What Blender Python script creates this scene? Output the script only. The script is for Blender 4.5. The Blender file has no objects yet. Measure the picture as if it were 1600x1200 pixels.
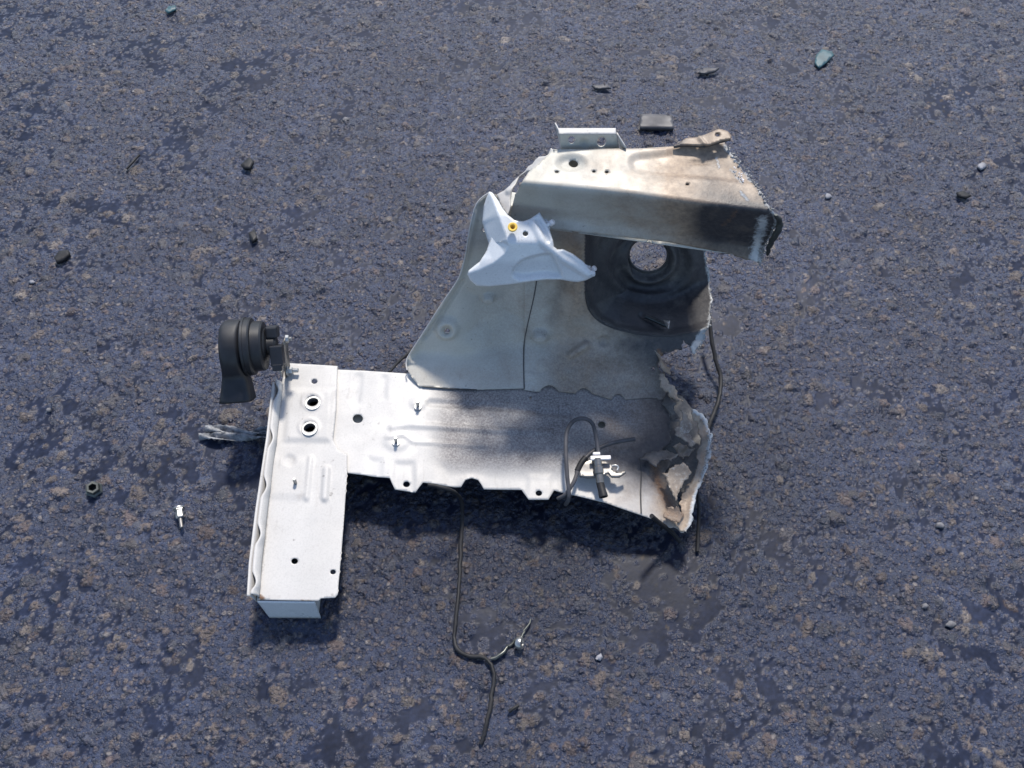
import bpy, bmesh, math, random
import numpy as np
from mathutils import Vector, Matrix
from mathutils.geometry import delaunay_2d_cdt

random.seed(7); rng = np.random.default_rng(11)
scene = bpy.context.scene
COL = scene.collection

# ------------------------------------------------------------------ camera, sky, sun
CAM_H, PITCH, FPX = 1.24, math.radians(57.0), 1386.0
cd = bpy.data.cameras.new('camera'); cam = bpy.data.objects.new('camera', cd); COL.objects.link(cam)
cam.location = (0, 0, CAM_H); cam.rotation_euler = (math.pi/2 - PITCH, 0, 0)
cd.sensor_width = 36; cd.lens = 36*FPX/1600; cd.clip_start = .02; cd.clip_end = 500
scene.camera = cam

SUN_EL, SUN_AZ = math.radians(56), math.radians(7)          # behind the part, a little to the right
world = bpy.data.worlds.new('World'); scene.world = world; world.use_nodes = True
nt = world.node_tree; nt.nodes.clear()
sky = nt.nodes.new('ShaderNodeTexSky'); sky.sky_type = 'NISHITA'; sky.sun_disc = False
sky.sun_elevation = SUN_EL; sky.sun_rotation = SUN_AZ; sky.dust_density = 1.0; sky.ozone_density = 1.5
bg = nt.nodes.new('ShaderNodeBackground'); bg.inputs[1].default_value = .125
wo = nt.nodes.new('ShaderNodeOutputWorld')
nt.links.new(sky.outputs[0], bg.inputs[0]); nt.links.new(bg.outputs[0], wo.inputs[0])
sl = bpy.data.lights.new('sun', 'SUN'); sl.energy = 2.9; sl.angle = math.radians(6); sl.color = (1, .94, .85)
sun = bpy.data.objects.new('sun', sl); COL.objects.link(sun)
sd = Vector((math.sin(SUN_AZ)*math.cos(SUN_EL), math.cos(SUN_AZ)*math.cos(SUN_EL), math.sin(SUN_EL)))
sun.rotation_euler = sd.to_track_quat('Z', 'Y').to_euler(); sun.location = sd*5
vs = scene.view_settings; vs.view_transform = 'Standard'; vs.look = 'None'; vs.gamma = 1; vs.exposure = .92
vs.use_curve_mapping = False

# ------------------------------------------------------------------ measuring helpers
CP, SP = math.cos(PITCH), math.sin(PITCH)
CAMP = np.array([0, 0, CAM_H])
def ray(px, py):
    px = np.asarray(px, float); py = np.asarray(py, float)
    a = (px-800)/FPX; b = (600-py)/FPX
    return np.stack([a, CP + b*SP, -SP + b*CP], -1)
DROP = .06                                              # part heights are given from a datum this far below the asphalt
def at_z(px, py, z):
    d = ray(px, py); t = (np.asarray(z, float)-DROP-CAM_H)/d[..., 2]
    return CAMP + d*t[..., None]
def at_y(px, py, y):
    d = ray(px, py); t = np.asarray(y, float)/d[..., 1]
    return CAMP + d*t[..., None]
def V(px, py, z): return Vector(at_z(px, py, z))
def VG(px, py, z): return Vector(at_z(px, py, z+DROP))  # height above the asphalt

def sstep(x):
    x = np.clip(x, 0, 1); return x*x*(3-2*x)

def strip(curves, blur=0):
    """height as a function of position between near-horizontal curves of (x, y, z)"""
    cs = []
    for c in curves:
        c = np.array(sorted(c)); cs.append(c)
    def raw(px, py):
        ys = np.stack([np.interp(px, c[:, 0], c[:, 1]) for c in cs])
        zs = np.stack([np.interp(px, c[:, 0], c[:, 2]) for c in cs])
        z = np.empty_like(px)
        n = len(cs); done = np.zeros(px.shape, bool)
        for i in range(n-1):
            t = (py-ys[i])/np.maximum(ys[i+1]-ys[i], 1e-3)
            m = ~done
            if i < n-2: m &= py <= ys[i+1]
            z[m] = (zs[i]+(zs[i+1]-zs[i])*t)[m]; done |= m
        return z
    if not blur: return lambda px, py: raw(np.asarray(px, float), np.asarray(py, float))
    def f(px, py):
        px = np.asarray(px, float); py = np.asarray(py, float)
        return sum(raw(px, py+o*blur) for o in (-1, -.66, -.33, 0, .33, .66, 1))/7
    return f
def planefit(pts):
    p = np.array(pts, float); A = np.c_[np.ones(len(p)), p[:, 0], p[:, 1]]
    k = np.linalg.lstsq(A, p[:, 2], rcond=None)[0]
    return lambda px, py: k[0]+k[1]*np.asarray(px, float)+k[2]*np.asarray(py, float)

def inside(poly, x, y):
    poly = np.asarray(poly, float); r = np.zeros(x.shape, bool); n = len(poly)
    for i in range(n):
        x0, y0 = poly[i]; x1, y1 = poly[(i+1) % n]
        if y0 == y1: continue
        c = ((y0 > y) != (y1 > y)) & (x < (x1-x0)*(y-y0)/(y1-y0)+x0)
        r ^= c
    return r
def dist(poly, x, y, closed=False):
    poly = np.asarray(poly, float); d = np.full(x.shape, 1e9); n = len(poly)
    for i in range(n if closed else n-1):
        a = poly[i]; b = poly[(i+1) % n]; ab = b-a; L = max((ab**2).sum(), 1e-9)
        t = np.clip(((x-a[0])*ab[0]+(y-a[1])*ab[1])/L, 0, 1)
        d = np.minimum(d, np.hypot(x-a[0]-t*ab[0], y-a[1]-t*ab[1]))
    return d
def resample(poly, step, closed=True):
    out = []; n = len(poly)
    for i in range(n if closed else n-1):
        a = np.array(poly[i], float); b = np.array(poly[(i+1) % n], float)
        k = max(1, int(math.ceil(np.hypot(*(b-a))/step)))
        for j in range(k): out.append(tuple(a+(b-a)*j/k))
    if not closed: out.append(tuple(poly[-1]))
    return out
def smooth_poly(poly, closed=True, n=4):
    P = [np.array(p, float) for p in poly]; N = len(P); out = []
    rngi = range(N) if closed else range(N-1)
    g = (lambda i: P[i % N]) if closed else (lambda i: P[min(max(i, 0), N-1)])
    for i in rngi:
        a, b, c, d = g(i-1), g(i), g(i+1), g(i+2)
        for k in range(n):
            t = k/n
            out.append(tuple(.5*((2*b)+(c-a)*t+(2*a-5*b+4*c-d)*t*t+(3*b-a-3*c+d)*t**3)))
    if not closed: out.append(tuple(P[-1]))
    return out
def ell(cx, cy, rx, ry=None, n=18, rot=0):
    ry = ry or rx; c, s = math.cos(rot), math.sin(rot)
    return [(cx+rx*math.cos(a)*c-ry*math.sin(a)*s, cy+rx*math.cos(a)*s+ry*math.sin(a)*c) for a in (2*math.pi*k/n for k in range(n))]

# relief features: each returns a height in metres at (x, y)
def bump(cx, cy, rx, ry, h, flat=.0):
    return lambda x, y: h*sstep((1-np.hypot((x-cx)/rx, (y-cy)/ry))/(1-flat))
def bead(pts, w, h, flat=.3):
    return lambda x, y: h*sstep((1-dist(pts, x, y)/w)/(1-flat))
def pad(poly, w, h):                                    # raised or sunk field with sloped edge w
    def f(x, y):
        d = dist(poly, x, y, True); ins = inside(poly, x, y)
        return h*np.where(ins, sstep(.5+d/w/2), sstep(.5-d/w/2))
    return f
def ring(cx, cy, r, w, h, asp=1.0):
    return lambda x, y: h*sstep(1-np.abs(np.hypot(x-cx, (y-cy)/asp)-r)/w)
def wob(seed, scale, h):
    r = np.random.default_rng(seed); K = r.normal(size=(7, 2))/scale; ph = r.uniform(0, 6.3, 7)
    return lambda x, y: h*sum(np.sin(K[i, 0]*x+K[i, 1]*y+ph[i]) for i in range(7))/3

# ------------------------------------------------------------------ object helpers
def link(o, parent=None):
    COL.objects.link(o)
    if parent: o.parent = parent
    return o
def tag(o, label=None, cat=None, group=None, kind=None):
    for k, v in (('label', label), ('category', cat), ('group', group), ('kind', kind)):
        if v: o[k] = v
    return o
def empty(name, loc): 
    o = bpy.data.objects.new(name, None); o.empty_display_size = .05; o.location = loc; return link(o)
def mesh_obj(name, verts, faces, mat, parent=None, smooth=True, origin=None):
    me = bpy.data.meshes.new(name); me.from_pydata([tuple(v) for v in verts], [], faces); me.update()
    if smooth: me.polygons.foreach_set('use_smooth', [True]*len(me.polygons))
    me.materials.append(mat)
    o = bpy.data.objects.new(name, me); link(o)
    if parent: attach(o, parent)
    return o
def attach(o, parent):                                   # keep world placement under the parent
    o.parent = parent
    m = Matrix.Identity(4); p = parent
    chain = []
    while p: chain.append(p.matrix_parent_inverse @ p.matrix_basis); p = p.parent
    for b in reversed(chain): m = m @ b
    o.matrix_parent_inverse = m.inverted()
def sharp(o, deg=35):
    o.data.set_sharp_from_angle(angle=math.radians(deg)); return o

def panel(name, parent, outline, mapf, mat, holes=(), feats=(), step=4.0, thick=.0014, masks=None, edge=None, jag=0, flip=False):
    """sheet metal: outline and holes in the drawing plane, laid on the surface mapf and given relief and thickness"""
    ol = resample(outline, step)
    if jag:
        r = np.random.default_rng(len(outline)*31+int(outline[0][0]))
        q = r.uniform(0, 6.3, 6); jn = lambda i, a: math.sin(i*.55+q[a])+math.sin(i*1.27+q[a+1])*.8+math.sin(i*.21+q[a+2])
        ol = [(x+jag*(.5*jn(i, 0)+r.uniform(-.45, .45)), y+jag*(.5*jn(i, 3)+r.uniform(-.45, .45))) if jag_here(x, y, name) else (x, y) for i, (x, y) in enumerate(ol)]
    loops = [ol]+[resample(h, step) for h in holes]
    A = np.array(ol); x0, y0 = A.min(0); x1, y1 = A.max(0)
    gx, gy = np.meshgrid(np.arange(x0, x1+step, step), np.arange(y0, y1+step, step*.87))
    gx = gx+((np.arange(gx.shape[0]) % 2)*step*.5)[:, None]
    gx = gx.ravel(); gy = gy.ravel()
    ok = inside(ol, gx, gy) & (dist(ol, gx, gy, True) > step*.45)
    for h in loops[1:]: ok &= ~inside(h, gx, gy) & (dist(h, gx, gy, True) > step*.35)
    pts = [Vector(p) for l in loops for p in l]; edges = []; k = 0
    for l in loops:
        edges += [(k+i, k+(i+1) % len(l)) for i in range(len(l))]; k += len(l)
    pts += [Vector((a, b)) for a, b in zip(gx[ok], gy[ok])]
    v, e, f, *_ = delaunay_2d_cdt(pts, edges, [], 0, 1e-4)
    v = np.array([tuple(p) for p in v]); f = np.array([t for t in f if len(t) == 3])
    c = v[f].mean(1)
    keep = inside(ol, c[:, 0], c[:, 1])
    for h in loops[1:]: keep &= ~inside(h, c[:, 0], c[:, 1])
    f = f[keep]
    used = np.unique(f); re = np.full(len(v), -1); re[used] = np.arange(len(used)); v = v[used]; f = re[f]
    x, y = v[:, 0], v[:, 1]
    P = mapf(x, y); e_ = .5
    N = np.cross(mapf(x+e_, y)-mapf(x-e_, y), mapf(x, y+e_)-mapf(x, y-e_))
    N /= np.linalg.norm(N, axis=1)[:, None]+1e-12
    s = np.sign((N*(CAMP-P)).sum(1)); N *= s[:, None]
    h = np.zeros(len(x))
    for ft in feats: h = h+ft(x, y)
    if edge:                                              # rolled-over rim: drop towards the outline
        w, dz = edge; h = h-dz*(1-sstep(dist(ol, x, y, True)/w))
    P = P+N*h[:, None]
    nf = np.cross(P[f[:, 1]]-P[f[:, 0]], P[f[:, 2]]-P[f[:, 0]])
    bad = (nf*N[f[:, 0]]).sum(1) < 0
    f[bad] = f[bad][:, ::-1]
    o = mesh_obj(name, P, [tuple(int(i) for i in t) for t in f], mat, parent)
    if masks:
        for k_, fn in masks.items():
            at = o.data.attributes.new(k_, 'FLOAT', 'POINT')
            at.data.foreach_set('value', np.clip(fn(x, y), 0, 1).astype(np.float32))
    if thick:
        m = o.modifiers.new('thickness', 'SOLIDIFY'); m.thickness = thick; m.offset = -1
    return o
JAG = {}
def jag_here(x, y, name):
    t = JAG.get(name); return t is not None and t(x, y)

def tube(name, pts, r, mat, parent=None, seg=10, sub=6, wobble=0, flat=1.0):
    P = smooth_poly([tuple(p) for p in pts], False, sub); P = [Vector(p) for p in P]
    if wobble: P = [p+Vector((random.gauss(0, wobble), random.gauss(0, wobble), 0)) for p in P]
    rr = r if callable(r) else (lambda t: r)
    verts, faces = [], []; up = Vector((0, 0, 1)); n = len(P)
    nrm = None
    for i, p in enumerate(P):
        t = (P[min(i+1, n-1)]-P[max(i-1, 0)]).normalized()
        if nrm is None:
            nrm = t.cross(up); nrm = nrm if nrm.length > 1e-3 else t.cross(Vector((1, 0, 0)))
        nrm = (nrm-t*nrm.dot(t)).normalized(); b = t.cross(nrm); R = rr(i/(n-1))
        for k in range(seg):
            a = 2*math.pi*k/seg; verts.append(p+nrm*math.cos(a)*R+b*math.sin(a)*R*flat)
    for i in range(n-1):
        for k in range(seg):
            faces.append((i*seg+k, i*seg+(k+1) % seg, (i+1)*seg+(k+1) % seg, (i+1)*seg+k))
    faces.append(tuple(range(seg))[::-1]); faces.append(tuple(range((n-1)*seg, n*seg)))
    return sharp(mesh_obj(name, verts, faces, mat, parent), 50)
def lathe(name, prof, base, axis, mat, parent=None, seg=28, deg=35, xdir=None):
    """prof: (radius, along) pairs; solid of revolution about axis through base"""
    ax = Vector(axis).normalized(); u = Vector(xdir) if xdir else ax.orthogonal(); u = (u-ax*u.dot(ax)).normalized(); w = ax.cross(u)
    verts, faces = [], []; base = Vector(base)
    for r, h in prof:
        for k in range(seg):
            a = 2*math.pi*k/seg; verts.append(base+ax*h+(u*math.cos(a)+w*math.sin(a))*r)
    for i in range(len(prof)-1):
        for k in range(seg):
            faces.append((i*seg+k, i*seg+(k+1) % seg, (i+1)*seg+(k+1) % seg, (i+1)*seg+k))
    if prof[0][0] > 1e-6: faces.append(tuple(range(seg))[::-1])
    if prof[-1][0] > 1e-6: faces.append(tuple(range((len(prof)-1)*seg, len(prof)*seg)))
    o = mesh_obj(name, verts, faces, mat, parent)
    return sharp(o, deg)
def box(name, corners, mat, parent=None, bevel=.001):
    """corners: 4 bottom then 4 top points"""
    f = [(3, 2, 1, 0), (4, 5, 6, 7), (0, 1, 5, 4), (1, 2, 6, 5), (2, 3, 7, 6), (3, 0, 4, 7)]
    o = mesh_obj(name, corners, f, mat, parent, smooth=False)
    if bevel:
        m = o.modifiers.new('bevel', 'BEVEL'); m.width = bevel; m.segments = 2; m.limit_method = 'ANGLE'
    return o
def slab(name, outline, mapf, mat, thick, parent=None, step=6, feats=(), bevel=0):
    o = panel(name, parent, outline, mapf, mat, step=step, thick=thick, feats=feats); return o

# ------------------------------------------------------------------ materials
class NT:
    def __init__(s, name):
        s.m = bpy.data.materials.new(name); s.m.use_nodes = True; s.t = s.m.node_tree
        s.b = s.t.nodes['Principled BSDF']
    def n(s, typ, **kw):
        n = s.t.nodes.new('ShaderNode'+typ)
        for k, v in kw.items():
            if k.startswith('i_'): n.inputs[k[2:].replace('_', ' ')].default_value = v
            else: setattr(n, k, v)
        return n
    def l(s, a, b): s.t.links.new(a, b)
    def noise(s, scale, detail=3, rough=.55, coord=None):
        n = s.n('TexNoise'); n.inputs['Scale'].default_value = scale; n.inputs['Detail'].default_value = detail; n.inputs['Roughness'].default_value = rough
        s.l(coord or s.coord(), n.inputs['Vector']); return n.outputs['Fac']
    def coord(s):
        if not hasattr(s, '_c'): s._c = s.n('TexCoord').outputs['Object']
        return s._c
    def ramp(s, fac, stops):
        r = s.n('ValToRGB'); e = r.color_ramp.elements
        while len(e) < len(stops): e.new(.5)
        for k, (p, c) in enumerate(stops): e[k].position = p; e[k].color = (c, c, c, 1) if not isinstance(c, tuple) else (*c, 1)
        s.l(fac, r.inputs[0]); return r.outputs[0]
    def mix(s, fac, a, b, mode='MIX'):
        n = s.n('Mix', data_type='RGBA', blend_type=mode)
        for sock, v in ((n.inputs[0], fac), (n.inputs[6], a), (n.inputs[7], b)):
            if isinstance(v, (int, float)): sock.default_value = v
            elif isinstance(v, tuple): sock.default_value = (*v, 1)
            else: s.l(v, sock)
        return n.outputs[2]
    def math(s, op, a, b=None, clamp=False):
        n = s.n('Math', operation=op, use_clamp=clamp)
        for sock, v in zip(n.inputs, (a, b)):
            if v is None: continue
            if isinstance(v, (int, float)): sock.default_value = v
            else: s.l(v, sock)
        return n.outputs[0]
    def attr(s, name): return s.n('Attribute', attribute_name=name).outputs['Fac']
    def bump(s, h, strength, dist, prev=None):
        n = s.n('Bump'); n.inputs['Strength'].default_value = strength; n.inputs['Distance'].default_value = dist
        s.l(h, n.inputs['Height'])
        if prev: s.l(prev, n.inputs['Normal'])
        return n.outputs[0]
    def set(s, **kw):
        for k, v in kw.items():
            sock = s.b.inputs[k.replace('_', ' ')]
            if isinstance(v, (int, float)): sock.default_value = v
            elif isinstance(v, tuple): sock.default_value = (*v, 1) if len(v) == 3 else v
            else: s.l(v, sock)
        return s.m

def paint_metal(name, base, base2, metallic=.25, rough=.42, burn=True, spot=1.0):
    """thin factory overspray on pressed steel: mottled, speckled with grime, burnt where the torch went"""
    s = NT(name)
    c = s.mix(s.ramp(s.noise(9, 4), [(.35, 0.), (.7, 1.)]), base, base2)
    grain = s.noise(420, 2, .6)
    mp = s.n('Mapping'); mp.inputs['Scale'].default_value = (1, .16, 1); mp.inputs['Rotation'].default_value = (0, 0, .5); s.l(s.coord(), mp.inputs[0])
    c = s.mix(s.math('MULTIPLY', s.ramp(s.noise(120, 5, .7, mp.outputs[0]), [(.58, 0.), (.72, 1.)]), .28), c, (.24, .215, .19))
    c = s.mix(s.math('MULTIPLY', s.ramp(grain, [(.45, 0.), (.75, 1.)]), .22), c, (base[0]*.5, base[1]*.5, base[2]*.52))
    speck = s.math('MULTIPLY', s.ramp(s.noise(75, 3, .7), [(.66, 0.), (.74, 1.)]), .55*spot)
    c = s.mix(speck, c, (.09, .08, .075))
    dirt_shade = s.attr('dirt_shade')
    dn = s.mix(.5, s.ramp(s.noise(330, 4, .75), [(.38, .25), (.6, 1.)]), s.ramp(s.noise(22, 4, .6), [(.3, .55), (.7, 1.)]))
    c = s.mix(s.math('MULTIPLY', dirt_shade, dn), c, (.085, .076, .080))  # dark tone for grime and for the plate's painted shadow band
    r = s.ramp(s.noise(30, 4), [(.3, rough-.1), (.75, rough+.16)])
    met = metallic
    if burn:
        br = s.noise(28, 6, .65); fine = s.noise(160, 4, .7)
        def edgy(a, lo, hi, nz):                       # attribute broken up by noise
            v = s.math('ADD', s.attr(a), s.math('MULTIPLY', s.math('SUBTRACT', nz, .5), .9))
            return s.ramp(v, [(lo, 0.), (hi, 1.)])
        heat = edgy('burn', .12, .85, br)
        c = s.mix(s.math('MULTIPLY', heat, .8), c, s.ramp(fine, [(.3, (.145, .088, .052)), (.75, (.36, .255, .165))]))
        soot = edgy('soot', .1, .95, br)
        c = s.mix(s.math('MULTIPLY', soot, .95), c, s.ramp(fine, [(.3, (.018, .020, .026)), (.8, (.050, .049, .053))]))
        rust = edgy('rust', .4, .75, fine)
        c = s.mix(rust, c, s.ramp(fine, [(.35, (.085, .040, .022)), (.7, (.19, .115, .07))]))
        bare = edgy('bare', .45, .7, fine)
        c = s.mix(bare, c, s.ramp(br, [(.3, (.20, .22, .24)), (.7, (.55, .545, .53))]))
        r = s.mix(soot, r, (.46, .46, .46)); r = s.mix(bare, r, (.55, .55, .55))
        h2 = s.math('MULTIPLY', s.math('ADD', s.math('ADD', bare, soot), rust), fine)
        nb = s.bump(h2, .7, .0012)
        nb = s.bump(grain, .10, .0004, nb)
        met = s.math('MULTIPLY', s.math('SUBTRACT', 1., s.math('MAXIMUM', soot, bare)), metallic)
    else:
        nb = s.bump(grain, .10, .0004)
    nb = s.bump(s.noise(14, 3), .18, .002, nb)
    return s.set(Base_Color=c, Roughness=r, Metallic=met, Normal=nb, Specular_IOR_Level=.35)
M = {}
M['body'] = paint_metal('overspray_silver_paint', (.44, .425, .37), (.52, .50, .45), .06, .5)
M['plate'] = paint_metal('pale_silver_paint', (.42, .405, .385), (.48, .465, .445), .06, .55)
M['white'] = paint_metal('pale_blue_silver_paint', (.56, .575, .585), (.63, .64, .645), .10, .34, burn=False, spot=.7)
def plain(name, col, rough=.5, metallic=0, nscale=60, bump=.1, var=.35, spec=.5):
    s = NT(name); n = s.noise(nscale, 4, .6)
    c = s.mix(s.ramp(n, [(.3, 0.), (.75, 1.)]), tuple(v*(1-var) for v in col), tuple(min(1, v*(1+var)) for v in col))
    r = s.ramp(s.noise(nscale*.4, 3), [(.3, max(0, rough-.12)), (.7, min(1, rough+.12))])
    return s.set(Base_Color=c, Roughness=r, Metallic=metallic, Specular_IOR_Level=spec, Normal=s.bump(n, bump, .001))
M['black_plastic'] = plain('black_plastic', (.011, .012, .015), .46, spec=.4)
M['grey_plastic'] = plain('dusty_black_plastic', (.013, .014, .018), .5, spec=.4)
M['rubber'] = plain('black_rubber', (.016, .016, .018), .6, spec=.25)
M['hose'] = plain('dusty_rubber_hose', (.055, .053, .058), .6)
M['zinc'] = plain('zinc_plated_steel', (.38, .38, .375), .4, .85)
M['dull_steel'] = plain('dull_steel', (.22, .21, .20), .45, .8)
M['dark_steel'] = plain('oily_dark_steel', (.07, .075, .07), .4, .6)
M['yellow'] = plain('yellow_plastic', (.72, .47, .08), .45)
M['white_plastic'] = plain('worn_white_plastic', (.68, .64, .63), .45)
M['sealer'] = plain('dark_seam_sealer', (.03, .03, .032), .6)
M['crust'] = plain('burnt_paint_crust', (.40, .34, .29), .7, 0, 220, .8, .45)
M['slag'] = plain('torch_cut_slag', (.22, .215, .21), .65, .2, 260, .9, .5)
M['teal'] = plain('teal_glass_puddle', (.02, .065, .08), .5)
M['red_flake'] = plain('red_flake', (.25, .03, .02), .5)
M['white_flake'] = plain('white_flake', (.19, .19, .21), .7)
M['pale_stone'] = plain('pale_stone', (.11, .107, .115), .7, 0, 150, .4)
s = NT('clouded_plastic_film'); M['film'] = s.set(Base_Color=s.ramp(s.noise(90, 4, .7), [(.35, (.07, .075, .085)), (.7, (.28, .285, .30))]), Roughness=.5, Normal=s.bump(s.noise(120, 4), .5, .002))

# ------------------------------------------------------------------ ground: wet worn asphalt with proud stones
def build_ground():
    st = .0026
    xa, xb, ya, yb = -1.62, 1.62, .02, 2.32
    nx = int((xb-xa)/st); ny = int((yb-ya)/st)
    X = xa+np.arange(nx)*st; Y = ya+np.arange(ny)*st
    fx = np.fft.fftfreq(nx, st); fy = np.fft.fftfreq(ny, st)
    FR = np.hypot(*np.meshgrid(fx, fy))
    def field(lo, hi, seed):                              # band-limited random relief, unit variance
        r = np.random.default_rng(seed)
        F = np.fft.fft2(r.normal(size=(ny, nx)))*np.exp(-(FR*hi)**2*2)*(1-np.exp(-(FR*lo)**2*2))
        f = np.real(np.fft.ifft2(F)); return f/f.std()
    big = field(.9, .10, 1); mid = field(.25, .022, 2); small = field(.05, .006, 3); tiny = field(.02, .0022, 4)
    Z = .0010*mid+.00075*small+.00028*tiny
    C = np.zeros((ny, nx, 3), np.float32)
    base = np.array([.025, .033, .064])
    C[:] = base*(1+.25*np.clip(small, -2, 2)[..., None]*.6)
    r = np.random.default_rng(5); n = 21000
    cx = r.uniform(xa+.03, xb-.03, n); cy = r.uniform(ya+.03, yb-.03, n)
    R = np.clip(r.lognormal(math.log(.0052), .45, n), .003, .0145)
    asp = r.uniform(.6, 1, n); th = r.uniform(0, math.pi, n)
    pal = np.array([[.115, .090, .080], [.072, .066, .074], [.052, .055, .074], [.095, .070, .068], [.150, .125, .110], [.044, .050, .074], [.038, .043, .066]])
    pi = r.choice(len(pal), n, p=[.14, .20, .22, .10, .05, .15, .14])
    proud = r.uniform(-.0006, .0026, n); br = r.uniform(.6, 1.15, n)
    tx = r.normal(0, .12, n); ty = r.normal(0, .12, n); pw = r.uniform(1.5, 4, n); k1 = r.uniform(0, 6.3, (n, 3))
    for i in np.argsort(R):
        w = int(R[i]*1.35/st)+2; ix = int((cx[i]-xa)/st); iy = int((cy[i]-ya)/st)
        a0, a1, b0, b1 = max(ix-w, 0), min(ix+w+1, nx), max(iy-w, 0), min(iy+w+1, ny)
        dx = X[a0:a1][None, :]-cx[i]; dy = Y[b0:b1][:, None]-cy[i]
        c, s_ = math.cos(th[i]), math.sin(th[i])
        u = dx*c+dy*s_; v = (-dx*s_+dy*c)/asp[i]
        ang = np.arctan2(v, u)
        rr = np.hypot(u, v)/(R[i]*(1+.14*np.sin(2*ang+k1[i, 0])+.10*np.sin(3*ang+k1[i, 1])+.06*np.sin(5*ang+k1[i, 2])))
        zc = Z[min(iy, ny-1), min(ix, nx-1)]*.5
        top = zc+proud[i]+min(R[i]*.36, .0034)*(1-np.clip(rr, 0, 1)**pw[i])-.0012+u*tx[i]+v*ty[i]
        zz = Z[b0:b1, a0:a1]; m = (rr < 1) & (top > zz)
        zz[m] = top[m]
        cm = m & (rr < .93) & (top-.0004 > -.001)
        C[b0:b1, a0:a1][cm] = pal[pi[i]]*br[i]*(1+.3*np.clip(tiny[b0:b1, a0:a1][cm], -1.5, 1.5)[:, None]*.5)
    wear = field(.6, .05, 8)
    # standing water fills the low places
    level = -.0010+.00085*big
    yy = Y[:, None]; xx = X[None, :]
    wet = sstep((level-Z)/.0006+.45)
    Zw = np.maximum(Z, level)
    C *= (1-.38*wet)[..., None].astype(np.float32)
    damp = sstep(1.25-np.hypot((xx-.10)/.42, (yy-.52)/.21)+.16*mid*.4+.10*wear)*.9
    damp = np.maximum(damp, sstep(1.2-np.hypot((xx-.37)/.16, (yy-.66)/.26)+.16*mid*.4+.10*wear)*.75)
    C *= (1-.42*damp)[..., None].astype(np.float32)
    C *= (1+.12*np.clip(wear, -2, 2))[..., None].astype(np.float32)
    # fade relief at the rim of the detailed patch
    fade = np.minimum(np.minimum(xx-xa, xb-xx), np.minimum(yy-ya, yb-yy)); fade = sstep(fade/.06)
    Z = Zw*fade
    ext = np.array([.15, .5, 1.2, 3, 8, 20, 60.])
    Xf = np.concatenate([xa-ext[::-1], X, X[-1]+ext]); Yf = np.concatenate([ya-ext[::-1], Y, Y[-1]+ext])
    k = len(ext); NX, NY = len(Xf), len(Yf)
    Zf = np.zeros((NY, NX)); Zf[k:-k, k:-k] = Z
    Cf = np.ones((NY, NX, 4), np.float32); Cf[..., :3] = base*1.4; Cf[k:-k, k:-k, :3] = C
    Wf = np.full((NY, NX), .3, np.float32); Wf[k:-k, k:-k] = wet
    co = np.empty((NY, NX, 3), np.float32); co[..., 0] = Xf[None]; co[..., 1] = Yf[:, None]; co[..., 2] = Zf
    idx = np.arange(NX*NY, dtype=np.int32).reshape(NY, NX)
    q = np.stack([idx[:-1, :-1], idx[:-1, 1:], idx[1:, 1:], idx[1:, :-1]], -1).reshape(-1, 4)
    me = bpy.data.meshes.new('asphalt')
    me.vertices.add(NX*NY); me.vertices.foreach_set('co', co.ravel())
    me.loops.add(q.size); me.loops.foreach_set('vertex_index', q.ravel())
    me.polygons.add(len(q)); me.polygons.foreach_set('loop_start', np.arange(0, q.size, 4, dtype=np.int32))
    me.polygons.foreach_set('use_smooth', np.ones(len(q), bool))
    me.update()
    a = me.attributes.new('tint', 'FLOAT_COLOR', 'POINT'); a.data.foreach_set('color', Cf.ravel())
    Df = np.zeros((NY, NX), np.float32); Df[k:-k, k:-k] = damp
    a = me.attributes.new('damp', 'FLOAT', 'POINT'); a.data.foreach_set('value', Df.ravel())
    a = me.attributes.new('wet', 'FLOAT', 'POINT'); a.data.foreach_set('value', Wf.ravel())
    s = NT('wet_asphalt')
    col = s.n('Attribute', attribute_name='tint').outputs['Color']; wet_ = s.attr('wet')
    g = s.noise(330, 4, .7); g2 = s.noise(900, 2, .6)
    def grit(scale, share, seed):                       # small chippings set in the binder
        vo = s.n('TexVoronoi', voronoi_dimensions='2D'); vo.inputs['Scale'].default_value = scale
        mp = s.n('Mapping'); mp.inputs['Location'].default_value = (seed, seed*1.7, 0)
        wn = s.n('TexNoise'); wn.inputs['Scale'].default_value = scale*.8; s.l(s.coord(), wn.inputs['Vector'])
        ad = s.n('MixRGB', blend_type='LINEAR_LIGHT'); ad.inputs[0].default_value = .25/scale
        s.l(s.coord(), ad.inputs[1]); s.l(wn.outputs['Color'], ad.inputs[2])
        s.l(ad.outputs[0], mp.inputs[0]); s.l(mp.outputs[0], vo.inputs['Vector'])
        sep = s.n('SeparateColor'); s.l(vo.outputs['Color'], sep.inputs[0])
        dome = s.ramp(vo.outputs['Distance'], [(.18, 1.), (.46, 0.)])
        on = s.ramp(sep.outputs[0], [(1-share-.02, 0.), (1-share+.02, 1.)])
        return s.math('MULTIPLY', dome, on), sep.outputs[1], sep.outputs[2]
    dryf = s.math('SUBTRACT', 1., s.math('MULTIPLY', wet_, .97))
    col = s.mix(s.math('MULTIPLY', s.ramp(g, [(.38, 0.), (.62, 1.)]), .55), col, s.mix(.55, col, (.008, .009, .014)))
    hsum = s.math('MULTIPLY', g, .7)
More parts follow.
